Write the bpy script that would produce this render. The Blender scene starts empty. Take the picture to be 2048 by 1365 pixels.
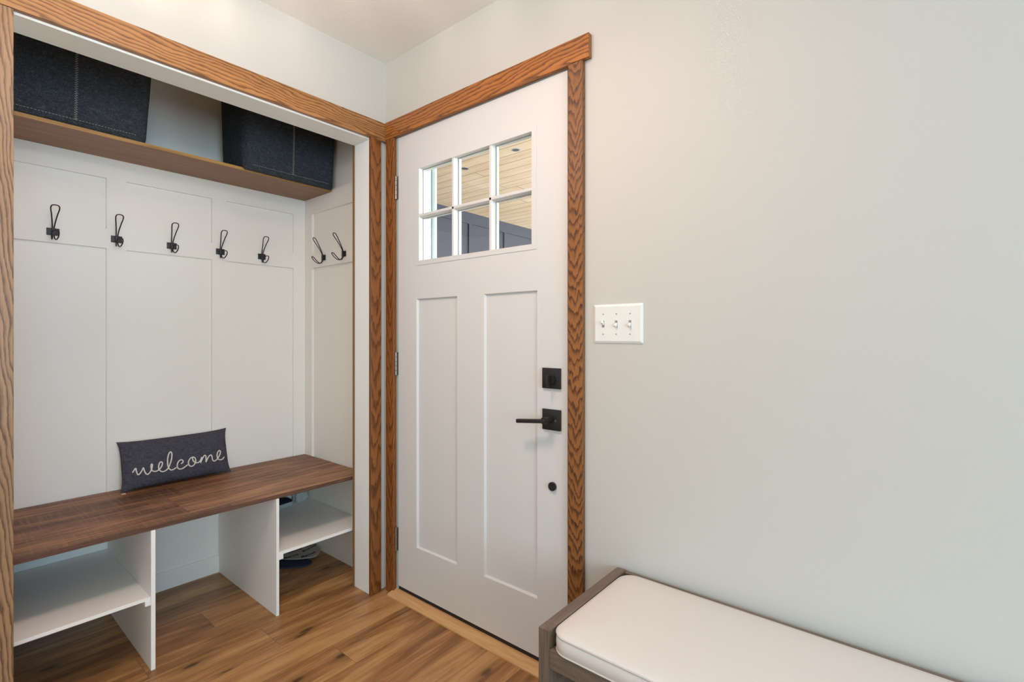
import bpy, bmesh, math, random
from mathutils import Vector, Matrix
sc = bpy.context.scene
C = sc.collection
PI = math.pi

# ---------------------------------------------------------------- camera
cd = bpy.data.cameras.new('camera'); cam = bpy.data.objects.new('camera', cd); C.objects.link(cam)
cd.sensor_width = 36.0; cd.lens = 36.0 * 992.0 / 2048.0; cd.shift_y = (671.2 - 682.5) / 2048.0
cd.clip_start = 0.02
cam.location = (1.9293, -1.407, 1.174); cam.rotation_euler = (PI / 2, 0, math.radians(90 - 50.378))
sc.camera = cam
# ---------------------------------------------------------------- view, sky, lights
sc.view_settings.view_transform = 'Standard'; sc.view_settings.look = 'None'
sc.view_settings.gamma = 1.0; sc.view_settings.use_curve_mapping = False
sc.view_settings.exposure = 0.0
sc.cycles.max_bounces = 10; sc.cycles.diffuse_bounces = 6; sc.cycles.transparent_max_bounces = 12
sc.cycles.sample_clamp_indirect = 6.0; sc.cycles.caustics_reflective = False; sc.cycles.caustics_refractive = False
sc.cycles.use_denoising = True
w = bpy.data.worlds.new('sky'); sc.world = w; w.use_nodes = True
bg = w.node_tree.nodes['Background']; bg.inputs[0].default_value = (0.86, 0.93, 1.0, 1); bg.inputs[1].default_value = 15.0

def lamp(name, kind, loc, energy, color, rot=(0, 0, 0), **kw):
    d = bpy.data.lights.new(name, kind); d.energy = energy; d.color = color
    for k, v in kw.items(): setattr(d, k, v)
    o = bpy.data.objects.new(name, d); o.location = loc; o.rotation_euler = rot; C.objects.link(o); return o

lamp('entry_ceiling_lamp_light', 'POINT', (0.70, -0.98, 2.08), 8.0, (1.0, 0.90, 0.88), shadow_soft_size=0.05)
lamp('added_uplight_fill', 'POINT', (0.70, -0.956, 2.2000), 15.0, (1.0, 0.88, 0.79), shadow_soft_size=0.014)  # added to brighten the upper wall and ceiling corner
lamp('added_ceiling_fill', 'AREA', (1.05, -1.0, 2.42), 14.0, (1.0, 0.68, 0.53), (0, 0, 0), shape='DISK', size=0.3)  # added fill under the ceiling; no such hall lamp is known
# added area fills inside the room, standing in for daylight behind the camera
lamp('added_fill_side', 'AREA', (4.56, -2.6, 1.35), 44.0, (0.98, 1.0, 0.80), (0, PI / 2, 0), shape='RECTANGLE', size=1.6, size_y=2.6)
lamp('added_fill_near', 'AREA', (4.56, -1.5, 1.35), 58.0, (0.27, 0.63, 0.98), (0, PI / 2, 0), shape='RECTANGLE', size=1.6, size_y=1.6)
lamp('added_fill_front', 'AREA', (2.4, -4.96, 1.35), 32.0, (0.42, 0.73, 0.98), (PI / 2, 0, 0), shape='RECTANGLE', size=3.2, size_y=1.6)

# ---------------------------------------------------------------- node helpers
def lin(c):
    return tuple((x / 12.92 if x <= 0.04045 else ((x + 0.055) / 1.055) ** 2.4) for x in c)
def rgb(r, g, b): return lin((r / 255, g / 255, b / 255)) + (1.0,)

class NT:
    def __init__(s, name):
        s.m = bpy.data.materials.new(name); s.m.use_nodes = True
        s.t = s.m.node_tree; s.b = s.t.nodes['Principled BSDF']
    def n(s, kind, **kw):
        x = s.t.nodes.new(kind)
        for k, v in kw.items(): setattr(x, k, v)
        return x
    def put(s, sock, v):
        if isinstance(v, bpy.types.NodeSocket): s.t.links.new(v, sock)
        elif v is not None: sock.default_value = v
    def math(s, op, a, b=None, c=None, clamp=False):
        x = s.n('ShaderNodeMath', operation=op, use_clamp=clamp)
        s.put(x.inputs[0], a)
        if b is not None: s.put(x.inputs[1], b)
        if c is not None: s.put(x.inputs[2], c)
        return x.outputs[0]
    def comb(s, x, y, z):
        c = s.n('ShaderNodeCombineXYZ')
        for i, v in enumerate((x, y, z)): s.put(c.inputs[i], v)
        return c.outputs[0]
    def obj(s):
        tc = s.n('ShaderNodeTexCoord'); sp = s.n('ShaderNodeSeparateXYZ'); s.t.links.new(tc.outputs['Object'], sp.inputs[0])
        return tc.outputs['Object'], sp.outputs[0], sp.outputs[1], sp.outputs[2]
    def noise(s, vec, scale=1.0, detail=2.0, rough=0.5, dist=0.0):
        x = s.n('ShaderNodeTexNoise'); s.put(x.inputs['Vector'], vec); x.inputs['Scale'].default_value = scale
        x.inputs['Detail'].default_value = detail; x.inputs['Roughness'].default_value = rough; x.inputs['Distortion'].default_value = dist
        return x.outputs['Fac']
    def ramp(s, f, stops, interp='LINEAR'):
        x = s.n('ShaderNodeValToRGB'); s.put(x.inputs[0], f); e = x.color_ramp.elements
        x.color_ramp.interpolation = interp
        while len(e) < len(stops): e.new(0.5)
        for i, (p, c) in enumerate(stops):
            e[i].position = p; e[i].color = c if len(c) == 4 else tuple(c) + (1,)
        return x.outputs[0]
    def mix(s, f, a, b, mode='MIX'):
        x = s.n('ShaderNodeMix', data_type='RGBA', blend_type=mode)
        s.put(x.inputs[0], f); s.put(x.inputs[6], a); s.put(x.inputs[7], b)
        return x.outputs[2]
    def bump(s, h, strength=0.2, dist=0.002):
        x = s.n('ShaderNodeBump'); s.put(x.inputs['Height'], h); x.inputs['Strength'].default_value = strength; x.inputs['Distance'].default_value = dist
        s.t.links.new(x.outputs[0], s.b.inputs['Normal'])
    def done(s, col, rough=0.5, spec=0.5, metal=0.0):
        s.put(s.b.inputs['Base Color'], col); s.put(s.b.inputs['Roughness'], rough)
        s.b.inputs['Specular IOR Level'].default_value = spec; s.b.inputs['Metallic'].default_value = metal
        return s.m

def G(v): return (v, v, v, 1)

def paint(name, col, rough=0.55, bump=0.0, scale=160.0, spec=0.35):
    N = NT(name); vec, x, y, z = N.obj()
    v = N.noise(vec, 1.7, 2.0)
    c = N.mix(N.math('MULTIPLY', v, 0.10), col, tuple(k * 0.9 for k in col[:3]) + (1,))
    if bump: N.bump(N.noise(vec, scale, 3.0), bump, 0.002)
    return N.done(c, rough, spec)

def plain(name, col, rough=0.5, spec=0.5, metal=0.0):
    N = NT(name); vec, x, y, z = N.obj()
    c = N.mix(N.math('MULTIPLY', N.noise(vec, 40.0, 3.0), 0.25), col, tuple(k * 0.8 for k in col[:3]) + (1,))
    return N.done(c, rough, spec, metal)

def oak(name, axes, wc=0.0, tilt=0.1, cath=0.2, spacing=0.0045, light=(196, 128, 66), dark=(92, 48, 22), seed=0.0, wob=0.02, rough=0.38, jag=1.0):
    """Stained oak: growth rings met along the board, arching about the line w = wc."""
    N = NT(name); vec, x, y, z = N.obj(); P = {'x': x, 'y': y, 'z': z}
    L, W, D = (P[a] for a in axes)
    L = N.math('ADD', L, seed)
    n1 = N.noise(N.comb(N.math('MULTIPLY', L, 2.4), N.math('MULTIPLY', W, 7.0), D), 1.0, 2.0)
    n2 = N.noise(N.comb(N.math('MULTIPLY', L, 16.0), N.math('MULTIPLY', W, 70.0), N.math('MULTIPLY', D, 70.0)), 1.0, 3.0, 0.6)
    Wc = N.math('ADD', N.math('SUBTRACT', W, wc), N.math('MULTIPLY', N.math('SUBTRACT', n1, 0.5), wob * 2.5))
    aw = N.math('SQRT', N.math('ADD', N.math('MULTIPLY', Wc, Wc), 0.00004))
    r = N.math('ADD', N.math('MULTIPLY', L, tilt), N.math('MULTIPLY', aw, cath))
    r = N.math('ADD', r, N.math('MULTIPLY', D, 0.6))
    r = N.math('ADD', r, N.math('MULTIPLY', N.math('SUBTRACT', n2, 0.5), spacing * jag))
    r = N.math('ADD', r, N.math('MULTIPLY', n1, spacing * 3.0))
    ph = N.math('FRACT', N.math('ADD', N.math('DIVIDE', r, spacing), 40.0))
    f = N.ramp(ph, [(0.0, G(1.0)), (0.13, G(0.95)), (0.34, G(0.42)), (0.62, G(0.06)), (0.92, G(0.14)), (1.0, G(0.95))])
    pores = N.noise(N.comb(N.math('MULTIPLY', L, 30.0), N.math('MULTIPLY', W, 800.0), N.math('MULTIPLY', D, 800.0)), 1.0, 2.0, 0.6)
    pf = N.ramp(pores, [(0.40, G(0.0)), (0.66, G(1.0))])
    f2 = N.math('MULTIPLY', f, N.math('ADD', N.math('MULTIPLY', pf, 0.30), 0.70))
    f3 = N.math('ADD', f2, N.math('MULTIPLY', pf, 0.14), clamp=True)
    big = N.noise(N.comb(N.math('MULTIPLY', L, 1.3), N.math('MULTIPLY', W, 14.0), D), 1.0, 2.0)
    lt = N.mix(N.ramp(big, [(0.3, G(0)), (0.7, G(1))]), rgb(*light), rgb(*(int(k * 0.88) for k in light)))
    c = N.mix(f3, lt, rgb(*dark))
    N.bump(f3, 0.12, 0.0015)
    return N.done(c, rough, 0.4)

def grainwood(name, axes, light, dark, scale=1.0, rough=0.5, contrast=1.0, bumpk=0.1):
    """Straight-grained veneer."""
    N = NT(name); vec, x, y, z = N.obj(); P = {'x': x, 'y': y, 'z': z}
    L, W, D = (P[a] for a in axes)
    a = N.noise(N.comb(N.math('MULTIPLY', L, 3.0 * scale), N.math('MULTIPLY', W, 60.0 * scale), N.math('MULTIPLY', D, 60.0 * scale)), 1.0, 5.0, 0.6, 0.4)
    b = N.noise(N.comb(N.math('MULTIPLY', L, 14.0 * scale), N.math('MULTIPLY', W, 420.0 * scale), N.math('MULTIPLY', D, 420.0 * scale)), 1.0, 2.0)
    f = N.math('ADD', N.math('MULTIPLY', a, 0.75), N.math('MULTIPLY', b, 0.45 * contrast))
    c = N.ramp(f, [(0.38, rgb(*dark)), (0.78, rgb(*light))])
    N.bump(f, bumpk, 0.001)
    return N.done(c, rough, 0.35)

def planks(name, pitch, off, plen, light, mid, dark, starts=(), knots=True, seam=0.0016, rough=0.36, grain=1.0, along='y', saw=False):
    N = NT(name); vec, x, y, z = N.obj()
    W, L = (x, y) if along == 'y' else (y, x)
    q = N.math('DIVIDE', N.math('SUBTRACT', W, off), pitch)
    i = N.math('FLOOR', q); fr = N.math('FRACT', q)
    wn = N.n('ShaderNodeTexWhiteNoise', noise_dimensions='1D'); N.put(wn.inputs['W'], N.math('ADD', i, 0.37))
    st = N.math('MULTIPLY', wn.outputs['Value'], plen)
    for k, v in starts:
        eq = N.math('COMPARE', i, float(k), 0.1)
        st = N.math('ADD', N.math('MULTIPLY', st, N.math('SUBTRACT', 1.0, eq)), N.math('MULTIPLY', eq, float(v)))
    q2 = N.math('DIVIDE', N.math('SUBTRACT', L, st), plen)
    j = N.math('FLOOR', q2); fr2 = N.math('FRACT', q2)
    w2 = N.n('ShaderNodeTexWhiteNoise', noise_dimensions='2D'); N.put(w2.inputs['Vector'], N.comb(i, j, 0.0))
    rnd = w2.outputs['Value']; off3 = N.math('MULTIPLY', rnd, 37.0)
    Wp = N.math('ADD', W, off3); Lp = N.math('ADD', L, off3)
    a = N.noise(N.comb(N.math('MULTIPLY', Wp, 16.0 * grain), N.math('MULTIPLY', Lp, 1.6 * grain), off3), 1.0, 5.0, 0.62, 0.8)
    b = N.noise(N.comb(N.math('MULTIPLY', Wp, 150.0 * grain), N.math('MULTIPLY', Lp, 5.0 * grain), off3), 1.0, 3.0, 0.6)
    f = N.math('ADD', N.math('MULTIPLY', a, 0.8), N.math('MULTIPLY', b, 0.28))
    f = N.math('ADD', f, N.math('MULTIPLY', N.math('SUBTRACT', rnd, 0.5), 0.14))
    c = N.ramp(f, [(0.36, rgb(*dark)), (0.52, rgb(*mid)), (0.68, rgb(*light))])
    if knots:
        vo = N.n('ShaderNodeTexVoronoi', feature='F1', voronoi_dimensions='2D'); N.put(vo.inputs['Vector'], N.comb(N.math('ADD', N.math('MULTIPLY', Wp, 8.0), N.math('MULTIPLY', a, 0.10)), N.math('MULTIPLY', Lp, 3.0), 0.0)); vo.inputs['Scale'].default_value = 1.0
        kd = vo.outputs['Distance']
        g = N.ramp(kd, [(0.0, G(1)), (0.06, G(0.85)), (0.10, G(0.35)), (0.30, G(0))])
        rg = N.n('ShaderNodeSeparateColor'); N.put(rg.inputs[0], vo.outputs['Color'])
        g = N.math('MULTIPLY', g, N.math('GREATER_THAN', rg.outputs[0], 0.64))
        c = N.mix(N.math('MULTIPLY', g, 0.88), c, rgb(62, 40, 24))
    if saw:
        s = N.noise(N.comb(N.math('MULTIPLY', W, 6.0), N.math('MULTIPLY', L, 130.0), 0.0), 1.0, 2.0)
        c = N.mix(N.ramp(s, [(0.5, G(0)), (0.75, G(0.35))]), c, rgb(*light))
    e = N.math('MINIMUM', N.math('MULTIPLY', N.math('MINIMUM', fr, N.math('SUBTRACT', 1.0, fr)), pitch),
               N.math('MULTIPLY', N.math('MINIMUM', fr2, N.math('SUBTRACT', 1.0, fr2)), plen))
    s = N.math('LESS_THAN', e, seam * 0.5)
    c = N.mix(N.math('MULTIPLY', s, 0.55), c, rgb(*(int(k * 0.45) for k in dark)))
    N.bump(N.math('SUBTRACT', N.math('MULTIPLY', f, 0.3), s), 0.15, 0.001)
    return N.done(c, rough, 0.4)

def felt(name, col, spec):
    N = NT(name); vec, x, y, z = N.obj()
    a = N.noise(vec, 420.0, 3.0, 0.7); b = N.noise(N.comb(N.math('MULTIPLY', x, 60.0), N.math('MULTIPLY', y, 60.0), N.math('MULTIPLY', z, 160.0)), 1.0, 4.0, 0.7, 1.5)
    f = N.math('ADD', N.math('MULTIPLY', a, 0.55), N.math('MULTIPLY', b, 0.45))
    c = N.ramp(f, [(0.38, rgb(*(int(k * 0.55) for k in col))), (0.56, rgb(*col)), (0.74, rgb(*spec))])
    N.bump(f, 0.5, 0.002)
    return N.done(c, 0.95, 0.1)

def glass(name):
    N = NT(name); t = N.t; t.nodes.remove(N.b)
    out = t.nodes['Material Output']; tr = N.n('ShaderNodeBsdfTransparent'); tr.inputs[0].default_value = (0.97, 0.985, 0.98, 1)
    gl = N.n('ShaderNodeBsdfGlossy'); gl.inputs['Roughness'].default_value = 0.02
    lw = N.n('ShaderNodeLayerWeight'); lw.inputs[0].default_value = 0.5
    fr = N.math('ADD', N.math('MULTIPLY', N.math('POWER', lw.outputs['Facing'], 5.0), 0.9), 0.03)   # thin pane
    mx = N.n('ShaderNodeMixShader'); t.links.new(fr, mx.inputs[0]); t.links.new(tr.outputs[0], mx.inputs[1]); t.links.new(gl.outputs[0], mx.inputs[2])
    t.links.new(mx.outputs[0], out.inputs[0]); return N.m

# ---------------------------------------------------------------- mesh helpers
def BM(): return bmesh.new()
def box(bm, x0, x1, y0, y1, z0, z1, bev=0.0, seg=2):
    vs = [bm.verts.new((x, y, z)) for x in (x0, x1) for y in (y0, y1) for z in (z0, z1)]
    F = [(0, 1, 3, 2), (4, 6, 7, 5), (0, 4, 5, 1), (2, 3, 7, 6), (0, 2, 6, 4), (1, 5, 7, 3)]
    fs = [bm.faces.new([vs[k] for k in f]) for f in F]
    if bev > 0:
        es = {e for f in fs for e in f.edges}
        bmesh.ops.bevel(bm, geom=list(es), offset=bev, segments=seg, affect='EDGES', profile=0.5)
    return bm
def prism(bm, pts, a0, a1, axis='z', bev=0.0):
    """Extrude a 2-D outline between a0 and a1 along axis."""
    def P(p, a):
        return {'z': (p[0], p[1], a), 'y': (p[0], a, p[1]), 'x': (a, p[0], p[1])}[axis]
    lo = [bm.verts.new(P(p, a0)) for p in pts]; hi = [bm.verts.new(P(p, a1)) for p in pts]
    n = len(pts); fs = [bm.faces.new(lo), bm.faces.new(hi)]
    for k in range(n): fs.append(bm.faces.new((lo[k], lo[(k + 1) % n], hi[(k + 1) % n], hi[k])))
    bmesh.ops.recalc_face_normals(bm, faces=fs)
    if bev: bmesh.ops.bevel(bm, geom=list(fs[0].edges) + list(fs[1].edges), offset=bev, segments=2, affect='EDGES', profile=0.5)
    return bm
def smooth_path(pts, sub=6, closed=False):
    p = [Vector(q) for q in pts]; n = len(p); out = []
    rng = n if closed else n - 1
    for k in range(rng):
        if closed: a, b, c, d = p[(k - 1) % n], p[k], p[(k + 1) % n], p[(k + 2) % n]
        else: a, b, c, d = p[max(k - 1, 0)], p[k], p[k + 1], p[min(k + 2, n - 1)]
        for s in range(sub):
            t = s / sub
            out.append(0.5 * ((2 * b) + (c - a) * t + (2 * a - 5 * b + 4 * c - d) * t * t + (3 * b - a - 3 * c + d) * t ** 3))
    if not closed: out.append(p[-1])
    return out
def tube(bm, pts, r, closed=False, sides=8):
    p = [Vector(q) for q in pts]; n = len(p); rings = []
    up = Vector((0.31, 0.22, 0.92)); prev = None
    for k in range(n):
        t = (p[(k + 1) % n] - p[k - 1]) if closed else (p[min(k + 1, n - 1)] - p[max(k - 1, 0)])
        t.normalize()
        u = (prev if prev is not None else up); u = u - t * u.dot(t)
        if u.length < 1e-4: u = t.orthogonal()
        u.normalize(); prev = u; v = t.cross(u)
        rr = r(k / (n - 1)) if callable(r) else r
        rings.append([bm.verts.new(p[k] + (u * math.cos(2 * PI * s / sides) + v * math.sin(2 * PI * s / sides)) * rr) for s in range(sides)])
    for k in range(n if closed else n - 1):
        a, b = rings[k], rings[(k + 1) % n]
        for s in range(sides): bm.faces.new((a[s], a[(s + 1) % sides], b[(s + 1) % sides], b[s]))
    if not closed: bm.faces.new(rings[0]); bm.faces.new(rings[-1])
    return bm
def cyl(bm, c, axis, r, h, seg=24, bev=0.0):
    c = Vector(c); ax = {'x': Vector((1, 0, 0)), 'y': Vector((0, 1, 0)), 'z': Vector((0, 0, 1))}[axis]
    u = ax.orthogonal().normalized(); v = ax.cross(u)
    prof = [(r, 0.0), (r, h - bev), (r - bev, h)] if bev else [(r, 0.0), (r, h)]
    rings = [[bm.verts.new(c + ax * z + (u * math.cos(2 * PI * s / seg) + v * math.sin(2 * PI * s / seg)) * q) for s in range(seg)] for q, z in prof]
    for a, b in zip(rings, rings[1:]):
        for s in range(seg): bm.faces.new((a[s], a[(s + 1) % seg], b[(s + 1) % seg], b[s]))
    bm.faces.new(rings[0]); bm.faces.new(rings[-1]); return bm
def relief(bm, us, vs, hf, place):
    """Sheet of rectangular cells at different heights joined by upright edges; hf gives None for an opening."""
    def quad(a): 
        bm.faces.new([bm.verts.new(place(*q)) for q in a])
    nu, nv = len(us) - 1, len(vs) - 1
    H = [[hf((us[i] + us[i + 1]) / 2, (vs[j] + vs[j + 1]) / 2) for j in range(nv)] for i in range(nu)]
    for i in range(nu):
        for j in range(nv):
            h = H[i][j]
            if h is not None: quad([(us[i], vs[j], h), (us[i + 1], vs[j], h), (us[i + 1], vs[j + 1], h), (us[i], vs[j + 1], h)])
            if i + 1 < nu and H[i + 1][j] != h and h is not None and H[i + 1][j] is not None:
                quad([(us[i + 1], vs[j], h), (us[i + 1], vs[j + 1], h), (us[i + 1], vs[j + 1], H[i + 1][j]), (us[i + 1], vs[j], H[i + 1][j])])
            if j + 1 < nv and H[i][j + 1] != h and h is not None and H[i][j + 1] is not None:
                quad([(us[i], vs[j + 1], h), (us[i + 1], vs[j + 1], h), (us[i + 1], vs[j + 1], H[i][j + 1]), (us[i], vs[j + 1], H[i][j + 1])])
    bmesh.ops.remove_doubles(bm, verts=bm.verts, dist=1e-5)
    return bm
def obj(name, bm, mat, parent=None, smooth=False, loc=None):
    bmesh.ops.recalc_face_normals(bm, faces=bm.faces)
    me = bpy.data.meshes.new(name); bm.to_mesh(me); bm.free()
    if mat is not None: me.materials.append(mat)
    for p in me.polygons: p.use_smooth = smooth
    o = bpy.data.objects.new(name, me); C.objects.link(o)
    if parent is not None: o.parent = parent
    if loc is not None: o.location = loc
    return o
def auto_smooth(o, ang=35):
    me = o.data
    for p in me.polygons: p.use_smooth = True
    b = bmesh.new(); b.from_mesh(me)
    for e in b.edges:
        if len(e.link_faces) == 2 and e.calc_face_angle(0) > math.radians(ang): e.smooth = False
    b.to_mesh(me); b.free(); return o
def tag(o, label, cat=None, group=None, kind=None):
    o['label'] = label
    if cat: o['category'] = cat
    if group: o['group'] = group
    if kind: o['kind'] = kind
    return o
def thing(name, label, cat, loc=(0, 0, 0), rz=0.0, group=None):
    o = bpy.data.objects.new(name, None); o.empty_display_size = 0.1; C.objects.link(o)
    o.location = loc; o.rotation_euler = (0, 0, rz); return tag(o, label, cat, group)
def struct(name, bm, mat, label=None, parent=None):
    o = obj(name, bm, mat, parent); o['kind'] = 'structure'
    if label: o['label'] = label
    return o
def dup(root, loc, rz, label):
    r = root.copy(); C.objects.link(r); r.location = loc; r.rotation_euler = (0, 0, rz); r['label'] = label
    for ch in list(root.children):
        c = ch.copy(); C.objects.link(c); c.parent = r
        for g in list(ch.children):
            d = g.copy(); C.objects.link(d); d.parent = c
    return r

def part(name, bm, mat, parent, smooth=None):
    """A part given in room coordinates, linked under its thing."""
    q = parent; off = Vector((0, 0, 0))
    while q is not None: off += q.location; q = q.parent
    bmesh.ops.translate(bm, verts=bm.verts, vec=-off)
    o = obj(name, bm, mat, parent)
    if smooth is True: auto_smooth(o)
    elif smooth: auto_smooth(o, smooth)
    return o

# ---------------------------------------------------------------- materials
M_wall = paint('wall_paint', rgb(205, 201, 194), 0.6, 0.10, 190.0)
M_ceil = paint('ceiling_paint', rgb(240, 236, 231), 0.8, 0.25, 140.0)
M_white = paint('white_trim_paint', rgb(243, 242, 238), 0.42)
M_panel = paint('panel_paint', rgb(240, 235, 228), 0.45, 0.02, 90.0)
M_board = paint('painted_shelf_board', rgb(242, 238, 233), 0.5)
M_door = paint('door_paint', rgb(220, 218, 216), 0.45, 0.02, 120.0)
M_floor = planks('laminate_floor', 0.158, 0.525, 1.22, (192, 146, 94), (156, 110, 66), (106, 70, 42),
                 starts=((-2, -0.395), (-4, -0.52), (-5, -0.891), (-6, -0.632), (-7, -0.225), (-3, -1.1), (-1, -0.95), (0, -0.75), (1, -0.95), (2, -0.70), (3, -0.90)))
M_oak_hc = oak('oak_closet_header', 'yzx', 2.075, 0.030, 0.58, 0.0062, (188, 132, 78), (98, 58, 32), seed=3.0, wob=0.018)
M_oak_hd = oak('oak_door_header', 'xzy', 2.082, -0.034, 0.56, 0.0072, (192, 120, 56), (96, 50, 22), seed=1.4, wob=0.013)
M_oak_cd = oak('oak_door_casing', 'zxy', 1.050, -0.11, 0.20, 0.0046, (164, 106, 58), (66, 36, 20), seed=0.0, wob=0.016, jag=2.2)
M_oak_cl = oak('oak_hinge_casing', 'zxy', 0.055, -0.05, 0.26, 0.0050, (164, 100, 48), (82, 46, 22), seed=5.0, wob=0.018, jag=1.6)
M_oak_cr = oak('oak_closet_casing', 'zyx', -0.060, -0.06, 0.24, 0.0066, (158, 98, 50), (84, 46, 22), seed=8.0, wob=0.030, jag=1.6)
M_oak_lf = oak('oak_closet_left_casing', 'zyx', -1.262, 0.035, 0.42, 0.0042, (172, 134, 98), (92, 62, 40), seed=2.6, wob=0.022)
M_shelf = grainwood('oak_shelf', 'yxz', (160, 116, 80), (110, 74, 48), 0.7, 0.45)
M_lit_edge = grainwood('oak_lit_edge', 'yxz', (204, 156, 92), (160, 114, 62), 0.7, 0.45)  # lighter oak paints the light on the shelf's front edge
M_edge = grainwood('rough_dark_edge', 'yxz', (110, 78, 62), (58, 38, 30), 1.2, 0.7, 1.4, 0.6)
M_seat = planks('rough_bench_wood', 0.138, -0.152, 0.95, (172, 124, 86), (120, 80, 54), (72, 44, 30), knots=False, seam=0.002, rough=0.5, grain=1.25, saw=True)
M_thr = grainwood('oak_threshold', 'xyz', (222, 176, 126), (188, 138, 88), 0.8, 0.45)
M_bench_y = grainwood('grey_veneer_y', 'yxz', (128, 110, 98), (82, 68, 58), 1.1, 0.5, 1.2)
M_bench_x = grainwood('grey_veneer_x', 'xyz', (128, 110, 98), (82, 68, 58), 1.1, 0.5, 1.2)
M_bench_z = grainwood('grey_veneer_z', 'zxy', (122, 105, 92), (80, 66, 56), 1.1, 0.5, 1.2)
M_cush = paint('cushion_fabric', rgb(222, 215, 209), 0.8, 0.08, 300.0, 0.2)
M_pipe = paint('cushion_piping', rgb(206, 200, 194), 0.8, spec=0.2)
M_black = plain('matte_black_metal', rgb(34, 31, 30), 0.38, 0.5)
M_iron = plain('hook_black_metal', rgb(48, 48, 50), 0.45, 0.5, 0.3)
M_wire = plain('hook_black_wire', rgb(38, 32, 32), 0.42, 0.5, 0.3)
M_nickel = plain('aged_nickel', rgb(150, 140, 132), 0.32, 0.5, 0.85)
M_plate = plain('white_plastic', rgb(238, 237, 232), 0.3)
M_slot = plain('grey_plastic_slot', rgb(150, 148, 142), 0.5)
M_seal = plain('grey_glazing_seal', rgb(150, 158, 160), 0.7, 0.2)
M_rubber = plain('dark_rubber', rgb(48, 42, 42), 0.7, 0.3)
M_felt = felt('charcoal_felt', (66, 70, 76), (130, 137, 144))
M_thread = plain('cream_thread', rgb(196, 190, 176), 0.8, 0.2)
M_glass = glass('clear_glass')
M_pil = felt('slate_linen', (84, 82, 92), (104, 102, 112))
M_cream = plain('cream_fabric', rgb(205, 196, 182), 0.9, 0.2)
M_letter = plain('cream_embroidery', rgb(228, 220, 212), 0.85, 0.2)
M_vinyl = paint('white_vinyl', rgb(176, 186, 187), 0.4)
M_pine = planks('pine_porch_ceiling', 0.133, 0.005, 3.1, (236, 214, 190), (228, 202, 172), (210, 178, 146), knots=False, seam=0.010, rough=0.6, along='x', grain=0.8)
M_siding = paint('slate_blue_siding', rgb(68, 69, 82), 0.7, 0.05)
M_conc = paint('porch_concrete', rgb(196, 192, 184), 0.9, 0.1, 60.0)
M_grass = plain('lawn_green', rgb(140, 142, 116), 0.95, 0.1)
M_sole_g = plain('grey_insole', rgb(168, 160, 154), 0.9, 0.1)
M_sole_b = plain('blue_insole', rgb(56, 62, 82), 0.9, 0.1)
M_ink = plain('dark_print', rgb(40, 38, 44), 0.9, 0.1)
M_shoe = plain('dark_shoe_cloth', rgb(40, 36, 52), 0.9, 0.1)
M_shoe_sole = plain('pale_shoe_rubber', rgb(176, 180, 178), 0.7, 0.2)
M_rawwood = plain('raw_plywood_edge', rgb(138, 106, 72), 0.7, 0.2)
M_lens = NT('lamp_lens'); M_lens.b.inputs['Emission Color'].default_value = (1, 0.93, 0.85, 1); M_lens.b.inputs['Emission Strength'].default_value = 1.2; M_lens = M_lens.m

# ---------------------------------------------------------------- room shell
H = 2.44; T = 0.018
struct('floor', box(BM(), -0.9, 4.7, -5.1, 0.02, -0.06, 0.0), M_floor, 'brown wood-look laminate floor')
struct('ceiling', box(BM(), -0.115, 4.7, -5.1, 0.14, H, H + 0.06), M_ceil, 'white textured ceiling')
bm = BM()
box(bm, -0.115, 0.073, 0.0, 0.14, 0.0, H); box(bm, 1.027, 4.7, 0.0, 0.14, 0.0, H); box(bm, 0.073, 1.027, 0.0, 0.14, 2.088, H)
box(bm, 0.073, 1.027, 0.0, 0.14, -0.06, 0.004)
struct('wall_back', bm, M_wall, 'off-white wall with the front door')
bm = BM()
box(bm, -0.115, 0.0, -0.072, 0.0, 0.0, H); box(bm, -0.115, 0.0, -1.248, -0.072, 2.079, H); box(bm, -0.115, 0.0, -5.1, -1.248, 0.0, H)
struct('wall_left', bm, M_wall, 'off-white wall around the closet opening')
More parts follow.
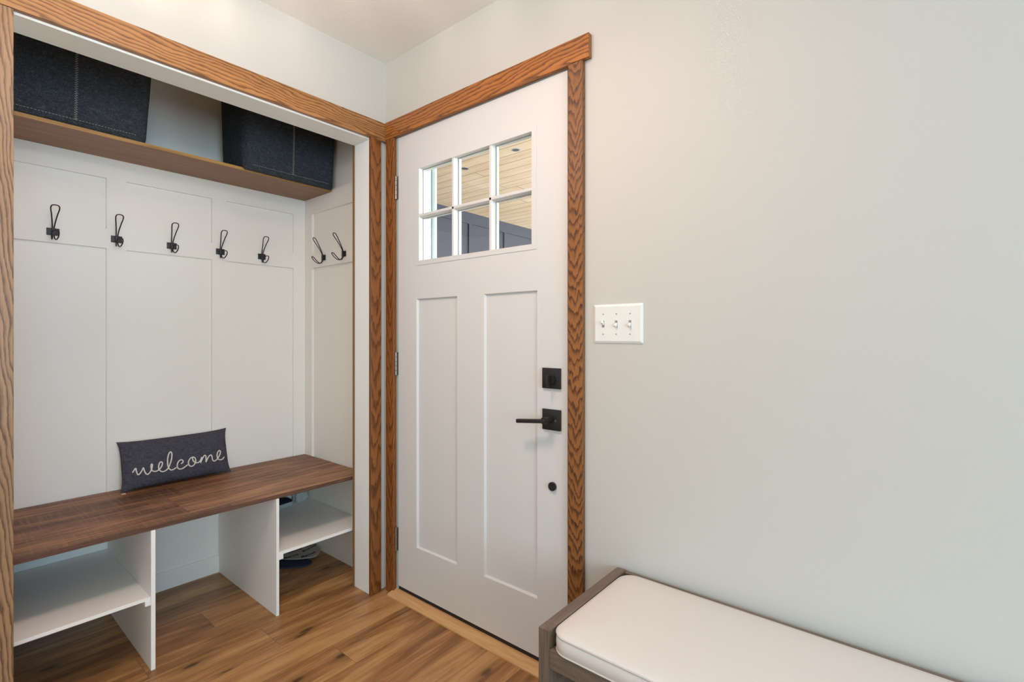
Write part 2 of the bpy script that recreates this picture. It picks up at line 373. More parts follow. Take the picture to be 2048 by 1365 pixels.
# walls behind the camera, each with a big window opening added for light
bm = BM()
box(bm, 4.6, 4.7, -5.1, -3.9, 0, H); box(bm, 4.6, 4.7, -0.7, 0.0, 0, H); box(bm, 4.6, 4.7, -3.9, -0.7, 0, 0.55); box(bm, 4.6, 4.7, -3.9, -0.7, 2.15, H)
struct('wall_right', bm, M_wall, 'off-white side wall with an added window opening')
bm = BM()
box(bm, 0.0, 0.8, -5.1, -5.0, 0, H); box(bm, 4.0, 4.6, -5.1, -5.0, 0, H); box(bm, 0.8, 4.0, -5.1, -5.0, 0, 0.55); box(bm, 0.8, 4.0, -5.1, -5.0, 2.15, H)
struct('wall_front', bm, M_wall, 'off-white wall with a wide added window opening')
for nm, f in (('added_window_1', lambda u, v: (4.68, u, v)), ('added_window_2', lambda u, v: (u, -5.08, v))):
    u0, u1 = (-3.9, -0.7) if nm == 'added_window_1' else (0.8, 4.0)
    bm = BM()
    for a, b, c, d in ((u0, u1, 0.55, 0.61), (u0, u1, 2.09, 2.15), (u0, u0 + 0.06, 0.61, 2.09), (u1 - 0.06, u1, 0.61, 2.09), ((u0 + u1) / 2 - 0.03, (u0 + u1) / 2 + 0.03, 0.61, 2.09)):
        p, q = f(a, c), f(b, d)
        xs = sorted((p[0], q[0])); ys = sorted((p[1], q[1]))
        if xs[0] == xs[1]: xs = [xs[0] - 0.03, xs[0] + 0.01]
        if ys[0] == ys[1]: ys = [ys[0] - 0.01, ys[0] + 0.03]
        box(bm, xs[0], xs[1], ys[0], ys[1], c, d)
    fr = struct(nm, bm, M_white, 'added white framed window, unseen behind the camera')  # unseen window, added as a source for the area fills
    p, q = f(u0, 0.55), f(u1, 2.15)
    struct('trim_' + ('17' if nm == 'added_window_1' else '18'), box(BM(), p[0] - (0.06 if p[0] == q[0] else 0), q[0] - (0.05 if p[0] == q[0] else 0), p[1] + (0.05 if p[1] == q[1] else 0), q[1] + (0.06 if p[1] == q[1] else 0), 0.55, 2.15), M_white, 'added white panel blocking sky light at the unseen window')  # opaque panel added to stop sky light leaking in

# closet shell
struct('wall_closet_back', box(BM(), -0.9, -0.7625, -1.42, 0.14, 0, H), M_panel, 'painted back wall of the closet')
struct('wall_closet_left', box(BM(), -0.7625, -0.115, -1.42, -1.335, 0, H), M_panel, 'painted side wall of the closet')
struct('wall_closet_right', box(BM(), -0.7625, -0.115, 0.0125, 0.14, 0, H), M_panel, 'painted end wall of the closet')
struct('ceiling_closet', box(BM(), -0.7625, -0.115, -1.335, 0.0125, H, H + 0.06), M_ceil, 'closet ceiling')
# board-and-batten panelling, one sheet per wall
ZB = (0.480, 1.546, 1.629, 1.845, 1.944, 1.95)
def batten_h(stiles, a, b):
    if b > ZB[4]: return 0.0
    for s0, s1 in stiles:
        if s0 < a < s1: return 0.012
    return 0.012 if (ZB[1] < b < ZB[2] or b > ZB[3]) else 0.0
st_back = ((-1.32, -1.259), (-0.8805, -0.8125), (-0.4735, -0.4065), (-0.066, 0.0))
us = sorted([-1.335, 0.012] + [k for s in st_back for k in s])
struct('trim_1', relief(BM(), us, ZB, lambda a, b: batten_h(st_back, a, b), lambda u, v, h: (-0.761 + h, u, v)), M_panel, 'white board and batten panelling on the closet back wall')
st_side = ((-0.749, -0.672), (-0.19, -0.128))
us = sorted([-0.761, -0.116] + [k for s in st_side for k in s])
struct('trim_2', relief(BM(), us, ZB, lambda a, b: batten_h(st_side, a, b), lambda u, v, h: (u, 0.0115 - h, v)), M_panel, 'white board and batten panelling on the closet end wall')
# low base boards under the bench
struct('baseboard_closet', box(BM(), -0.762, -0.757, -1.33, 0.011, 0.0, 0.085, 0.001), M_panel, 'low white base strip under the bench')
# closet jambs and casings
bm = BM(); box(bm, -0.116, 0.0, -0.0898, -0.072, 0, 2.079, 0.001); struct('trim_3', bm, M_white, 'white jamb board beside the door corner')
bm = BM(); box(bm, -0.116, 0.0, -1.248, -1.230, 0, 2.079, 0.001); struct('trim_4', bm, M_white, 'white jamb board on the far side of the opening')
bm = BM(); box(bm, -0.116, 0.0, -1.230, -0.0898, 2.0605, 2.079, 0.001); struct('trim_5', bm, M_white, 'white head jamb over the closet opening')
bm = BM(); box(bm, -0.130, -0.1165, -0.092, 0.0, 0, 2.079); struct('trim_6', bm, M_rawwood, 'raw wood edge behind the white jamb')
struct('trim_7', box(BM(), 0.0, T, -0.0920, -0.0375, 0.0, 2.0685, 0.0018), M_oak_cr, 'oak casing between closet and corner')
struct('trim_8', box(BM(), 0.0, T, -1.290, -1.2315, 0.0, 2.0665, 0.0018), M_oak_lf, 'oak casing on the near side of the closet')
struct('trim_9', box(BM(), 0.0, T + 0.001, -1.325, -0.0005, 2.0675, 2.1510, 0.0012), M_oak_hc, 'oak head casing over the closet')
struct('trim_10', box(BM(), T + 0.0015, 1.1005, -T - 0.001, 0.0, 2.0738, 2.1525, 0.0012), M_oak_hd, 'oak head casing over the front door')
struct('trim_11', box(BM(), 0.0245, 0.0805, -T, 0.0, 0.0, 2.0735, 0.0018), M_oak_cl, 'oak casing on the hinge side of the front door')
struct('trim_12', box(BM(), 1.0200, 1.0765, -T, 0.0, 0.0, 2.0735, 0.0018), M_oak_cd, 'oak casing on the latch side of the front door')
# door frame: jambs reach out through the wall to the porch
bm = BM()
box(bm, 0.0735, 0.0905, 0.001, 0.217, 0.0, 2.0875); box(bm, 1.0095, 1.0265, 0.001, 0.217, 0.0, 2.0875); box(bm, 0.0735, 1.0265, 0.001, 0.217, 2.0725, 2.0875)
box(bm, 0.0905, 0.103, 0.047, 0.06, 0.02, 2.0725)
struct('trim_13', bm, M_vinyl, 'white door frame')
bm = BM(); box(bm, -0.01, 0.082, 0.217, 0.245, -0.1, 2.15, 0.004); struct('trim_14', bm, M_vinyl, 'white outside door trim')
struct('trim_19', box(BM(), 0.0906, 0.0965, 0.200, 0.2165, 0.0, 2.0724), M_seal, 'grey strip on the outside door frame')  # thin grey strip at the outer end of the jamb
# threshold strip (sloped oak) and dark sill
prof = [(-0.0445, 0.0), (-0.0445, 0.005), (-0.040, 0.0085), (-0.004, 0.0200), (0.004, 0.0205), (0.004, 0.0)]
struct('trim_15', prism(BM(), prof, 0.070, 1.0195, 'x', 0.0008), M_thr, 'pale oak threshold strip under the front door')
struct('trim_16', box(BM(), 0.0905, 1.0095, 0.0045, 0.21, 0.0045, 0.0145), M_rubber, 'dark door sill')

# ---------------------------------------------------------------- front door
DX0, DX1, DZ0, DZ1 = 0.0935, 1.0075, 0.0375, 2.0695
door = bpy.data.objects.new('door_1', None); C.objects.link(door); door.location = (0.5505, 0.0225, 0.0)
tag(door, 'white front door with six small panes over two tall recessed panels', 'door', kind='structure')
LX0, LX1, LZ0, LZ1 = 0.240, 0.857, 1.499, 1.902
P1 = (0.2215, 0.475); P2 = (0.6235, 0.880); PZ = (0.2425, 1.3335)
bm = BM()
def door_h(u, v):
    if LX0 < u < LX1 and LZ0 < v < LZ1: return None
    if PZ[0] < v < PZ[1] and (P1[0] < u < P1[1] or P2[0] < u < P2[1]): return None
    return 0.0
relief(bm, [DX0, P1[0], LX0, P1[1], P2[0], LX1, P2[1], DX1], [DZ0, PZ[0], PZ[1], LZ0, LZ1, DZ1], door_h, lambda u, v, h: (u, h, v))
for p in (P1, P2):   # moulded, sloping panel recesses
    o_ = [(p[0], PZ[0]), (p[1], PZ[0]), (p[1], PZ[1]), (p[0], PZ[1])]
    i_ = [(p[0] + 0.005, PZ[0] + 0.005), (p[1] - 0.005, PZ[0] + 0.005), (p[1] - 0.005, PZ[1] - 0.005), (p[0] + 0.005, PZ[1] - 0.005)]
    vo = [bm.verts.new((a, 0.0, b)) for a, b in o_]; vi = [bm.verts.new((a, 0.009, b)) for a, b in i_]
    for k in range(4): bm.faces.new((vo[k], vo[(k + 1) % 4], vi[(k + 1) % 4], vi[k]))
    bm.faces.new(vi)
def ring(bm, x0, x1, z0, z1, ya, yb):
    a = [bm.verts.new((x, ya, z)) for x, z in ((x0, z0), (x1, z0), (x1, z1), (x0, z1))]; b = [bm.verts.new((x, yb, z)) for x, z in ((x0, z0), (x1, z0), (x1, z1), (x0, z1))]
    for k in range(4): bm.faces.new((a[k], a[(k + 1) % 4], b[(k + 1) % 4], b[k]))
ring(bm, DX0, DX1, DZ0, DZ1, 0.0, 0.045); ring(bm, LX0, LX1, LZ0, LZ1, 0.0, 0.045)
def back_h(u, v): return None if (LX0 < u < LX1 and LZ0 < v < LZ1) else 0.045
relief(bm, [DX0, LX0, LX1, DX1], [DZ0, LZ0, LZ1, DZ1], back_h, lambda u, v, h: (u, h, v))
slab = part('door_slab', bm, M_door, door)
# raised frame round the panes, then the bars, then each pane
bm = BM()
FX0, FX1, FZ0, FZ1 = 0.2185, 0.8790, 1.4800, 1.9245
def frame_poly(bm, o0, i0, y0, y1):
    (a0, a1, c0, c1), (b0, b1, d0, d1) = o0, i0
    A = [(a0, c0), (a1, c0), (a1, c1), (a0, c1)]; B = [(b0, d0), (b1, d0), (b1, d1), (b0, d1)]
    def mk(pts, y): return [bm.verts.new((x, y, z)) for x, z in pts]
    fa, fb, ba, bb = mk(A, y0), mk(B, y0), mk(A, y1), mk(B, y1)
    for k in range(4):
        l = (k + 1) % 4
        bm.faces.new((fa[k], fa[l], fb[l], fb[k])); bm.faces.new((ba[k], ba[l], bb[l], bb[k])); bm.faces.new((fa[k], fa[l], ba[l], ba[k])); bm.faces.new((fb[k], fb[l], bb[l], bb[k]))
frame_poly(bm, (FX0, FX1, FZ0, FZ1), (LX0 + 0.0005, LX1 - 0.0005, LZ0 + 0.0005, LZ1 - 0.0005), -0.0022, 0.004)
lite = part('window_frame', bm, M_door, door)
bm = BM()
V = (0.4495, 0.6560); HZ = 1.6965
for xm in V:
    prism(bm, [(xm - 0.0105, 0.020), (xm - 0.0065, 0.0025), (xm - 0.0045, 0.0), (xm + 0.0045, 0.0), (xm + 0.0065, 0.0025), (xm + 0.0105, 0.020)], LZ0, LZ1, 'z')
prism(bm, [(0.020, HZ - 0.0105), (0.0025, HZ - 0.0065), (0.0, HZ - 0.0045), (0.0, HZ + 0.0045), (0.0025, HZ + 0.0065), (0.020, HZ + 0.0105)], LX0, LX1, 'x')
for xm in V: box(bm, xm - 0.0105, xm + 0.0105, 0.026, 0.040, LZ0, LZ1)
box(bm, LX0, LX1, 0.026, 0.040, HZ - 0.0105, HZ + 0.0105)
part('glazing_bars', bm, M_door, door)
xs = [LX0, V[0], V[1], LX1]; zs = [LZ0, HZ, LZ1]
for i in range(3):
    for j in range(2):
        x0 = xs[i] + (0.010 if i else 0.001); x1 = xs[i + 1] - (0.010 if i < 2 else 0.001)
        z0 = zs[j] + (0.010 if j else 0.001); z1 = zs[j + 1] - (0.010 if j < 1 else 0.001)
        pn = part('glass_pane', box(BM(), x0, x1, 0.0215, 0.0245, z0, z1), M_glass, door)
        bm = BM(); frame_poly(bm, (x0, x1, z0, z1), (x0 + 0.0026, x1 - 0.0026, z0 + 0.0026, z1 - 0.0026), 0.0200, 0.0214); part('glazing_seal', bm, M_seal, pn)
bm = BM(); box(bm, DX0 + 0.001, DX1 - 0.001, 0.003, 0.043, 0.0205, 0.0372, 0.001); part('door_sweep', bm, M_rubber, door)
# deadbolt
bm = BM(); box(bm, 0.9070, 0.9830, -0.0085, 0.0, 0.9905, 1.0615, 0.0018); db = part('deadbolt', bm, M_black, door, True)
bm = BM(); cyl(bm, (0.9495, -0.0185, 1.0215), 'y', 0.0165, 0.010, 28, 0.0)
part('deadbolt_collar', bm, M_black, db, True)
bm = BM(); box(bm, 0.9435, 0.9520, -0.040, -0.0185, 0.9990, 1.0370, 0.0015); part('thumb_turn', bm, M_black, db, True)
# lever handle
bm = BM(); box(bm, 0.9075, 0.9835, -0.0085, 0.0, 0.8475, 0.9190, 0.0018); hr = part('lever_handle', bm, M_black, door, True)
bm = BM(); cyl(bm, (0.9435, -0.050, 0.8845), 'y', 0.0125, 0.0415, 24); b2 = box(BM(), 0.829, 0.9535, -0.0590, -0.0450, 0.8775, 0.8915, 0.003)
bmesh.ops.rotate(b2, verts=b2.verts, cent=(0.9435, -0.05, 0.8845), matrix=Matrix.Rotation(math.radians(-5.5), 3, 'Y'))
tmp = bpy.data.meshes.new('tmp'); b2.to_mesh(tmp); b2.free(); bm.from_mesh(tmp); bpy.data.meshes.remove(tmp)
part('lever', bm, M_black, hr, True)
bm = BM(); cyl(bm, (0.965, -0.0105, 0.882), 'y', 0.0045, 0.002, 16); part('lock_button', bm, M_nickel, hr, True)
bm = BM(); cyl(bm, (0.948, -0.008, 0.6535), 'y', 0.0150, 0.008, 28); 
bt = part('round_bumper', bm, M_black, door, True)
# hinges
for zc in (1.8450, 1.0455, 0.2480):
    bm = BM()
    for k in range(5):
        cyl(bm, (0.0835, -0.0055, zc - 0.052 + k * 0.0210), 'z', 0.0062, 0.0200, 16, 0.0008)
    box(bm, 0.0865, 0.0955, -0.0012, 0.004, zc - 0.052, zc + 0.052)
    box(bm, 0.0805, 0.0835, -0.0025, 0.004, zc - 0.052, zc + 0.052)
    part('hinge', bm, M_nickel, door, True)

# ---------------------------------------------------------------- light switch
sw = thing('light_switch', 'white three-toggle light switch plate on the wall beside the front door', 'light switch', (1.1955, 0.0, 1.2104))
bm = BM(); x0, x1, z0, z1 = 1.1110, 1.2800, 1.1490, 1.2717
b_ = [(x0, z0), (x1, z0), (x1, z1), (x0, z1)]; q = 0.007
vb = [bm.verts.new((a, 0.0, b)) for a, b in b_]; vm = [bm.verts.new((a, -0.0025, b)) for a, b in b_]
vt = [bm.verts.new((a, -0.0065, b)) for a, b in ((x0 + q, z0 + q), (x1 - q, z0 + q), (x1 - q, z1 - q), (x0 + q, z1 - q))]
for k in range(4):
    l = (k + 1) % 4; bm.faces.new((vb[k], vb[l], vm[l], vm[k])); bm.faces.new((vm[k], vm[l], vt[l], vt[k]))
bm.faces.new(vt)
part('wall_plate', bm, M_plate, sw)
for k, xc in enumerate((1.1465, 1.1925, 1.2390)):
    bm = BM(); frame_poly(bm, (xc - 0.0062, xc + 0.0062, 1.1980, 1.2220), (xc - 0.0046, xc + 0.0046, 1.1996, 1.2204), -0.0074, -0.0060); 
    s_ = part('toggle_socket', bm, M_plate, sw)
    part('slot', box(BM(), xc - 0.0046, xc + 0.0046, -0.0066, -0.0060, 1.1996, 1.2204), M_slot, s_)
    bm = BM(); box(bm, xc - 0.0034, xc + 0.0034, -0.0185, -0.0050, 1.2050, 1.2140, 0.0012)
    bmesh.ops.rotate(bm, verts=bm.verts, cent=(xc, -0.006, 1.2100), matrix=Matrix.Rotation(math.radians(-38 if k == 0 else 38), 3, 'X'))
    part('toggle', bm, M_plate, s_, True)
    for zc in (1.2410, 1.1775):
        bm = BM(); cyl(bm, (xc, -0.0074, zc), 'y', 0.0021, 0.0012, 14); part('screw', bm, M_slot, sw)

# ---------------------------------------------------------------- overhead shelf and felt baskets
shelf = thing('overhead_shelf', 'brown oak shelf under the two felt baskets', 'shelf', (-0.60, -0.66, 1.930))
part('shelf_board', box(BM(), -0.7485, -0.4675, -1.330, -0.0008, 1.9300, 1.9435, 0.0008), M_shelf, shelf)
part('lit_front_edge', box(BM(), -0.4673, -0.4655, -1.330, -0.0008, 1.9300, 1.9437, 0.0003), M_lit_edge, shelf)  # front edge of the same board, its light put into the colour

def basket(name_label, yc, xf, hw, depth, h, flare, seed, sag=0.0):
    t = thing('felt_basket', name_label, 'basket', (xf - depth / 2, yc, 1.9438), 0.0, 'felt baskets on the overhead shelf')
    rnd = random.Random(seed)
    def outline(k, inset, n=9, rc=0.035):
        """Rounded rectangle at height fraction k, walls leaning outwards towards the rim."""
        hx = depth / 2 + flare * k - inset; hy = hw + flare * 0.8 * k - inset; pts = []
        r = max(rc - inset, 0.004)
        for cx, cy, a0 in ((hx - r, hy - r, 0), (-hx + r, hy - r, 90), (-hx + r, -hy + r, 180), (hx - r, -hy + r, 270)):
            for s in range(n):
                a = math.radians(a0 + 90 * s / (n - 1)); pts.append((cx + r * math.cos(a), cy + r * math.sin(a)))
        return pts
    def bulge(p, k):
        x, y = p
        b = 0.006 * math.sin(PI * k) 
        return (x + (b if x > depth / 2 - 0.01 else 0.0), y)
    bm = BM(); rings = []
    ks = [0, 0.02, 0.05, 0.15, 0.3, 0.5, 0.7, 0.85, 1.0]
    for k in ks:
        ins = 0.008 if k == 0 else (0.0018 if k == 0.02 else 0.0)
        rings.append([bm.verts.new((*bulge(p, k), h * k)) for p in outline(k, ins)])
    for k in reversed(ks):
        rings.append([bm.verts.new((*bulge(p, k), max(h * k, 0.008))) for p in outline(k, 0.008)])
    n = len(rings[0])
    for a, b in zip(rings, rings[1:]):
        for s in range(n): bm.faces.new((a[s], a[(s + 1) % n], b[(s + 1) % n], b[s]))
    r0 = rings[0]; bm.faces.new(r0[27:36] + r0[0:9]); bm.faces.new(r0[8:28]); r0 = rings[-1]; bm.faces.new(r0[27:36] + r0[0:9]); bm.faces.new(r0[8:28])
    def sagz(x, z): return sag * max(0.0, min(1.0, (x + t.location.x + 0.4632) / 0.010)) * max(0.0, 1 - z / 0.09)
    for v in bm.verts: v.co.z -= sagz(v.co.x, v.co.z)
    auto_smooth(obj('basket_body', bm, M_felt, t), 50)
    def fx(k): return depth / 2 + flare * k + 0.006 * math.sin(PI * k)
    # zigzag seam up the middle of the front, with a dashed hem line near the base
    bm = BM(); pts = []
    N_ = 84
    for s in range(N_ + 1):
        k = 0.055 + 0.93 * s / N_
        pts.append((fx(k) + 0.0006, (0.0042 if s % 2 else -0.0042), h * k - sagz(fx(k), h * k)))
    tube(bm, pts, 0.0009, sides=5)
    obj('zigzag_seam', bm, M_thread, t)
    bm = BM(); y = -hw + 0.036
    while y < hw - 0.040:
        tube(bm, [(fx(0.055) + 0.0002, y, h * 0.055 - sagz(fx(0.055), h * 0.055)), (fx(0.055) + 0.0002, y + 0.0058, h * 0.055 - sagz(fx(0.055), h * 0.055))], 0.00055, sides=4); y += 0.0092
    obj('hem_stitching', bm, M_thread, t)
    return t
basket('charcoal felt basket with a cream zigzag seam, farther from the front door', -1.027, -0.4600, 0.2200, 0.250, 0.370, 0.024, 1)
basket('charcoal felt basket overhanging the shelf edge, nearest the front door', -0.2290, -0.4290, 0.2240, 0.262, 0.372, 0.010, 2, 0.0120)

# ---------------------------------------------------------------- wire coat hooks (local: x across, y out from the wall, z up)
def make_hook(label, loc, rz):
    t = thing('coat_hook', label, 'coat hook', loc, rz, 'black wire coat hooks in the closet')
    bm = BM(); box(bm, -0.0195, 0.0195, 0.0, 0.0030, -0.0145, 0.0145, 0.0008)
    for sx in (-1, 1):
        for sz in (-1, 1): cyl(bm, (0.0140 * sx, 0.0030, 0.0085 * sz), 'y', 0.0026, 0.0012, 10)
    box(bm, -0.0062, 0.0062, 0.0028, 0.0115, -0.0160, 0.0150, 0.0016)
    auto_smooth(obj('back_plate', bm, M_iron, t))
    up = [(-0.0022, 0.0072, 0.008), (-0.0032, 0.0105, 0.022), (-0.0055, 0.0210, 0.042), (-0.0090, 0.0350, 0.064), (-0.0128, 0.0480, 0.083), (-0.0118, 0.0545, 0.093), (-0.0060, 0.0575, 0.0975),
          (0.0060, 0.0575, 0.0975), (0.0118, 0.0545, 0.093), (0.0128, 0.0480, 0.083), (0.0090, 0.0350, 0.064), (0.0055, 0.0210, 0.042), (0.0032, 0.0105, 0.022), (0.0022, 0.0072, 0.008)]
    auto_smooth(obj('upper_loop', tube(BM(), smooth_path(up, 5), 0.0022), M_wire, t), 60)
    lo = [(-0.0022, 0.0072, -0.012), (-0.0030, 0.0105, -0.0225), (-0.0050, 0.0190, -0.0315), (-0.0080, 0.0330, -0.0315), (-0.0104, 0.0480, -0.0215), (-0.0098, 0.0600, -0.0090), (-0.0050, 0.0660, -0.0030),
          (0.0050, 0.0660, -0.0030), (0.0098, 0.0600, -0.0090), (0.0104, 0.0480, -0.0215), (0.0080, 0.0330, -0.0315), (0.0050, 0.0190, -0.0315), (0.0030, 0.0105, -0.0225), (0.0022, 0.0072, -0.012)]
    auto_smooth(obj('lower_hook', tube(BM(), smooth_path(lo, 5), 0.0022), M_wire, t), 60)
    return t
hk = make_hook('black wire coat hook on the back panelling, farthest from the closet corner', (-0.7489, -1.0500, 1.5880), -PI / 2)
for y, lb in ((-0.8470, 'black wire coat hook on the back wall batten farther from the closet corner'), (-0.6430, 'black wire coat hook in the middle of the back row of five'),
              (-0.4370, 'black wire coat hook on the back wall batten nearer the closet corner'), (-0.2370, 'black wire coat hook on the back panelling, closest to the closet corner')):
    dup(hk, (-0.7489, y, 1.5880), -PI / 2, lb)
dup(hk, (-0.5460, -0.0007, 1.5910), PI, 'black wire coat hook on the end wall, seen from the side, nearer the closet corner')
dup(hk, (-0.3500, -0.0007, 1.5910), PI, 'black wire coat hook on the end wall, seen from the side, nearer the white jamb')

# ---------------------------------------------------------------- built-in closet bench
cb = thing('closet_bench', 'built-in closet bench with rough brown plank seat and white cubby dividers', 'bench', (-0.45, -0.66, 0.0))
part('seat', box(BM(), -0.7485, -0.1545, -1.3335, 0.0, 0.4900, 0.5065, 0.0015), M_seat, cb)
part('front_edge', box(BM(), -0.1543, -0.1515, -1.3335, 0.0, 0.4895, 0.5062, 0.0006), M_edge, cb)
for y0, y1 in ((-0.8765, -0.8630), (-0.4400, -0.4280)):
    part('divider', box(BM(), -0.7560, -0.1470, y0, y1, 0.0, 0.4898, 0.0012), M_board, cb)
s1 = part('cubby_shelf', box(BM(), -0.7560, -0.1500, -1.3335, -0.8768, 0.2480, 0.2600, 0.0008), M_board, cb)
part('cleat', box(BM(), -0.7400, -0.1480, -0.8935, -0.8767, 0.2300, 0.2478, 0.0012), M_board, s1)
part('cleat', box(BM(), -0.7400, -0.1480, -1.3335, -1.3180, 0.2300, 0.2478, 0.0012), M_board, s1)
s2 = part('cubby_shelf', box(BM(), -0.7560, -0.1500, -0.4278, 0.0110, 0.2500, 0.2635, 0.0008), M_board, cb)
part('cleat', box(BM(), -0.7400, -0.1480, -0.4277, -0.4100, 0.2310, 0.2498, 0.0012), M_board, s2)
part('cleat', box(BM(), -0.7400, -0.1600, -0.0050, 0.0110, 0.2310, 0.2498, 0.0012), M_board, s2)

# ---------------------------------------------------------------- welcome pillow, leaning on the panelling
PW, PH, PT = 0.218, 0.108, 0.042
pil = thing('welcome_pillow', 'dark slate lumbar pillow reading welcome, leaning on the panelling', 'pillow', (-0.668, -0.6345, 0.509))
th = math.radians(17)
ex, ez, en = Vector((0, 1, 0)), Vector((-math.sin(th), 0, math.cos(th))), Vector((math.cos(th), 0, math.sin(th)))
def pthick(u, v):
    u = min(abs(u), 0.9995); v = min(abs(v), 0.9995); return PT * ((1 - u ** 2.6) * (1 - v ** 2.2)) ** 0.5
def ppt(u, v, side, extra=0.0):
    X = PW * u * (1 - 0.050 * (1 - v ** 4) * abs(u) ** 3); Z = PH * v * (1 - 0.075 * (1 - u ** 4) * abs(v) ** 3)
    wr = 0.0016 * math.sin(9 * u + 5 * v) * (1 - abs(u)) + 0.0012 * math.sin(21 * u - 3 * v) * abs(v)
    d = (pthick(u, v) + wr * min(1, pthick(u, v) / 0.01)) * (1.0 if side > 0 else 0.72)
    return ex * X + ez * (Z + PH) + en * (side * d + extra)
def pillow_side(name, mat, side):
    bm = BM(); nu, nv = 56, 30
    us_ = [math.sin(PI / 2 * (2 * i / nu - 1)) for i in range(nu + 1)]; vs_ = [math.sin(PI / 2 * (2 * j / nv - 1)) for j in range(nv + 1)]
    g = [[bm.verts.new(ppt(a, b, side)) for b in vs_] for a in us_]
    for i in range(nu):
        for j in range(nv): bm.faces.new((g[i][j], g[i + 1][j], g[i + 1][j + 1], g[i][j + 1]))
    return obj(name, bm, mat, pil, True)
pillow_side('front_cover', M_pil, 1); tag(pillow_side('back_cover', M_cream, -1), 'cream back of the pillow')
STROKES = [[(-0.1756, -0.0328), (-0.1699, -0.0248), (-0.1642, -0.0175), (-0.1627, -0.0291), (-0.1601, -0.0409), (-0.1561, -0.0467), (-0.1482, -0.0392), (-0.1423, -0.0284), (-0.1386, -0.0212), (-0.1363, -0.0311), (-0.1321, -0.0455), (-0.1252, -0.0523), (-0.117, -0.0461), (-0.1103, -0.0328), (-0.1068, -0.0185), (-0.1086, -0.0113), (-0.1121, -0.0174), (-0.1117, -0.0297), (-0.1084, -0.0399), (-0.1006, -0.0451), (-0.0903, -0.0446), (-0.0783, -0.0354), (-0.0713, -0.0218), (-0.0711, -0.0121), (-0.0767, -0.009), (-0.0827, -0.0181), (-0.0852, -0.0326), (-0.0811, -0.0458), (-0.0713, -0.0524), (-0.0601, -0.0501), (-0.0503, -0.0412), (-0.0409, -0.0223), (-0.034, -0.0012), (-0.0317, 0.0183), (-0.0361, 0.0283), (-0.0435, 0.0191), (-0.0496, -0.0038), (-0.0508, -0.0287), (-0.0468, -0.0447), (-0.0387, -0.0521), (-0.0277, -0.0499), (-0.019, -0.0448)], [(-0.0002, -0.0309), (0.0067, -0.0289), (0.0084, -0.0207), (0.0026, -0.0147), (-0.0063, -0.0178), (-0.0135, -0.0291), (-0.0152, -0.0428), (-0.0094, -0.0531), (0.0017, -0.055), (0.0144, -0.0495), (0.0261, -0.0411)], [(0.0562, -0.0153), (0.0474, -0.0114), (0.0372, -0.0161), (0.0296, -0.029), (0.0311, -0.0435), (0.0398, -0.0514), (0.0508, -0.0473), (0.0579, -0.0344), (0.0576, -0.02), (0.0512, -0.0121), (0.0464, -0.0164), (0.0492, -0.029), (0.0585, -0.0388), (0.0702, -0.0396), (0.0787, -0.0311), (0.0843, -0.0181)], [(0.0837, -0.018), (0.0816, -0.0316), (0.0778, -0.043), (0.0832, -0.0319), (0.0912, -0.0188), (0.0992, -0.0119), (0.1027, -0.0179), (0.1023, -0.031), (0.1014, -0.044), (0.107, -0.0333), (0.1158, -0.0201), (0.1247, -0.0151), (0.1291, -0.0224), (0.1298, -0.0358), (0.1357, -0.0451), (0.1453, -0.0435), (0.1569, -0.033), (0.1663, -0.0179), (0.1696, -0.0047), (0.164, -0.0003), (0.1562, -0.0088), (0.1523, -0.0247), (0.1564, -0.0389), (0.1664, -0.0444), (0.1773, -0.0422), (0.1859, -0.0338)]]
bm = BM()
for st in STROKES:
    pts = []
    for X, Z in [(q.x, q.y) for q in smooth_path([(a, b, 0) for a, b in st], 4)]:
        u, v = X / PW, Z / PH
        for _ in range(4): u = X / PW / (1 - 0.050 * (1 - v ** 4) * abs(u) ** 3); v = Z / PH / (1 - 0.075 * (1 - u ** 4) * abs(v) ** 3)
        pts.append(ppt(u, v, 1, 0.0006))
    tube(bm, pts, 0.0027, sides=7)
obj('lettering', bm, M_letter, pil, True)
bm = BM(); box(bm, 0.0, 0.018, -PW - 0.002, -PW + 0.012, 0.0, 0.0012); obj('care_tag', bm, M_cream, pil, loc=(0.004, 0.004, -0.0018))

# ---------------------------------------------------------------- shoes at the back of the cubby, insoles on the floor
def sneaker(label, loc, rz, up, sole):
    t = thing('sneaker', label, 'shoe', loc, rz)
    N_ = 16
    def sect(k):   # along the shoe, toe at k = 1
        L_ = -0.125 + 0.25 * k
        wd = 0.036 + 0.012 * math.sin(PI * min(k * 1.1, 1)) if k < 0.9 else 0.045 * math.sqrt(max(1 - ((k - 0.82) / 0.19) ** 2, 0.02))
        ht = 0.085 - 0.045 * min(max((k - 0.35) / 0.45, 0), 1) - (0.02 * ((k - 0.85) / 0.15) ** 2 if k > 0.85 else 0)
        return L_, wd, ht
    bm = BM(); rg = []
    for s in range(N_ + 1):
        L_, wd, ht = sect(s / N_)
        rg.append([bm.verts.new((L_, wd * math.cos(a) * (1 if math.sin(a) < 0.6 else 0.85), 0.016 + max(math.sin(a), 0) * (ht - 0.016))) for a in [PI * q / 10 for q in range(11)]])
    for a, b in zip(rg, rg[1:]):
        for q in range(10): bm.faces.new((a[q], a[q + 1], b[q + 1], b[q]))
        bm.faces.new((a[0], b[0], b[10], a[10]))
    bm.faces.new(rg[0]); bm.faces.new(rg[-1])
    auto_smooth(obj('upper', bm, up, t), 60)
    pts = [(sect(s / N_)[0] * 1.02, sect(s / N_)[1] * 1.08) for s in range(N_ + 1)]
    obj('sole', prism(BM(), pts + [(a, -b) for a, b in reversed(pts)], 0.0, 0.020, 'z', 0.003), sole, t)
    return t
sneaker('dark sneaker with a pale sole against the closet back wall', (-0.7080, -0.222, 0.2636), math.radians(90), M_shoe, M_shoe_sole)
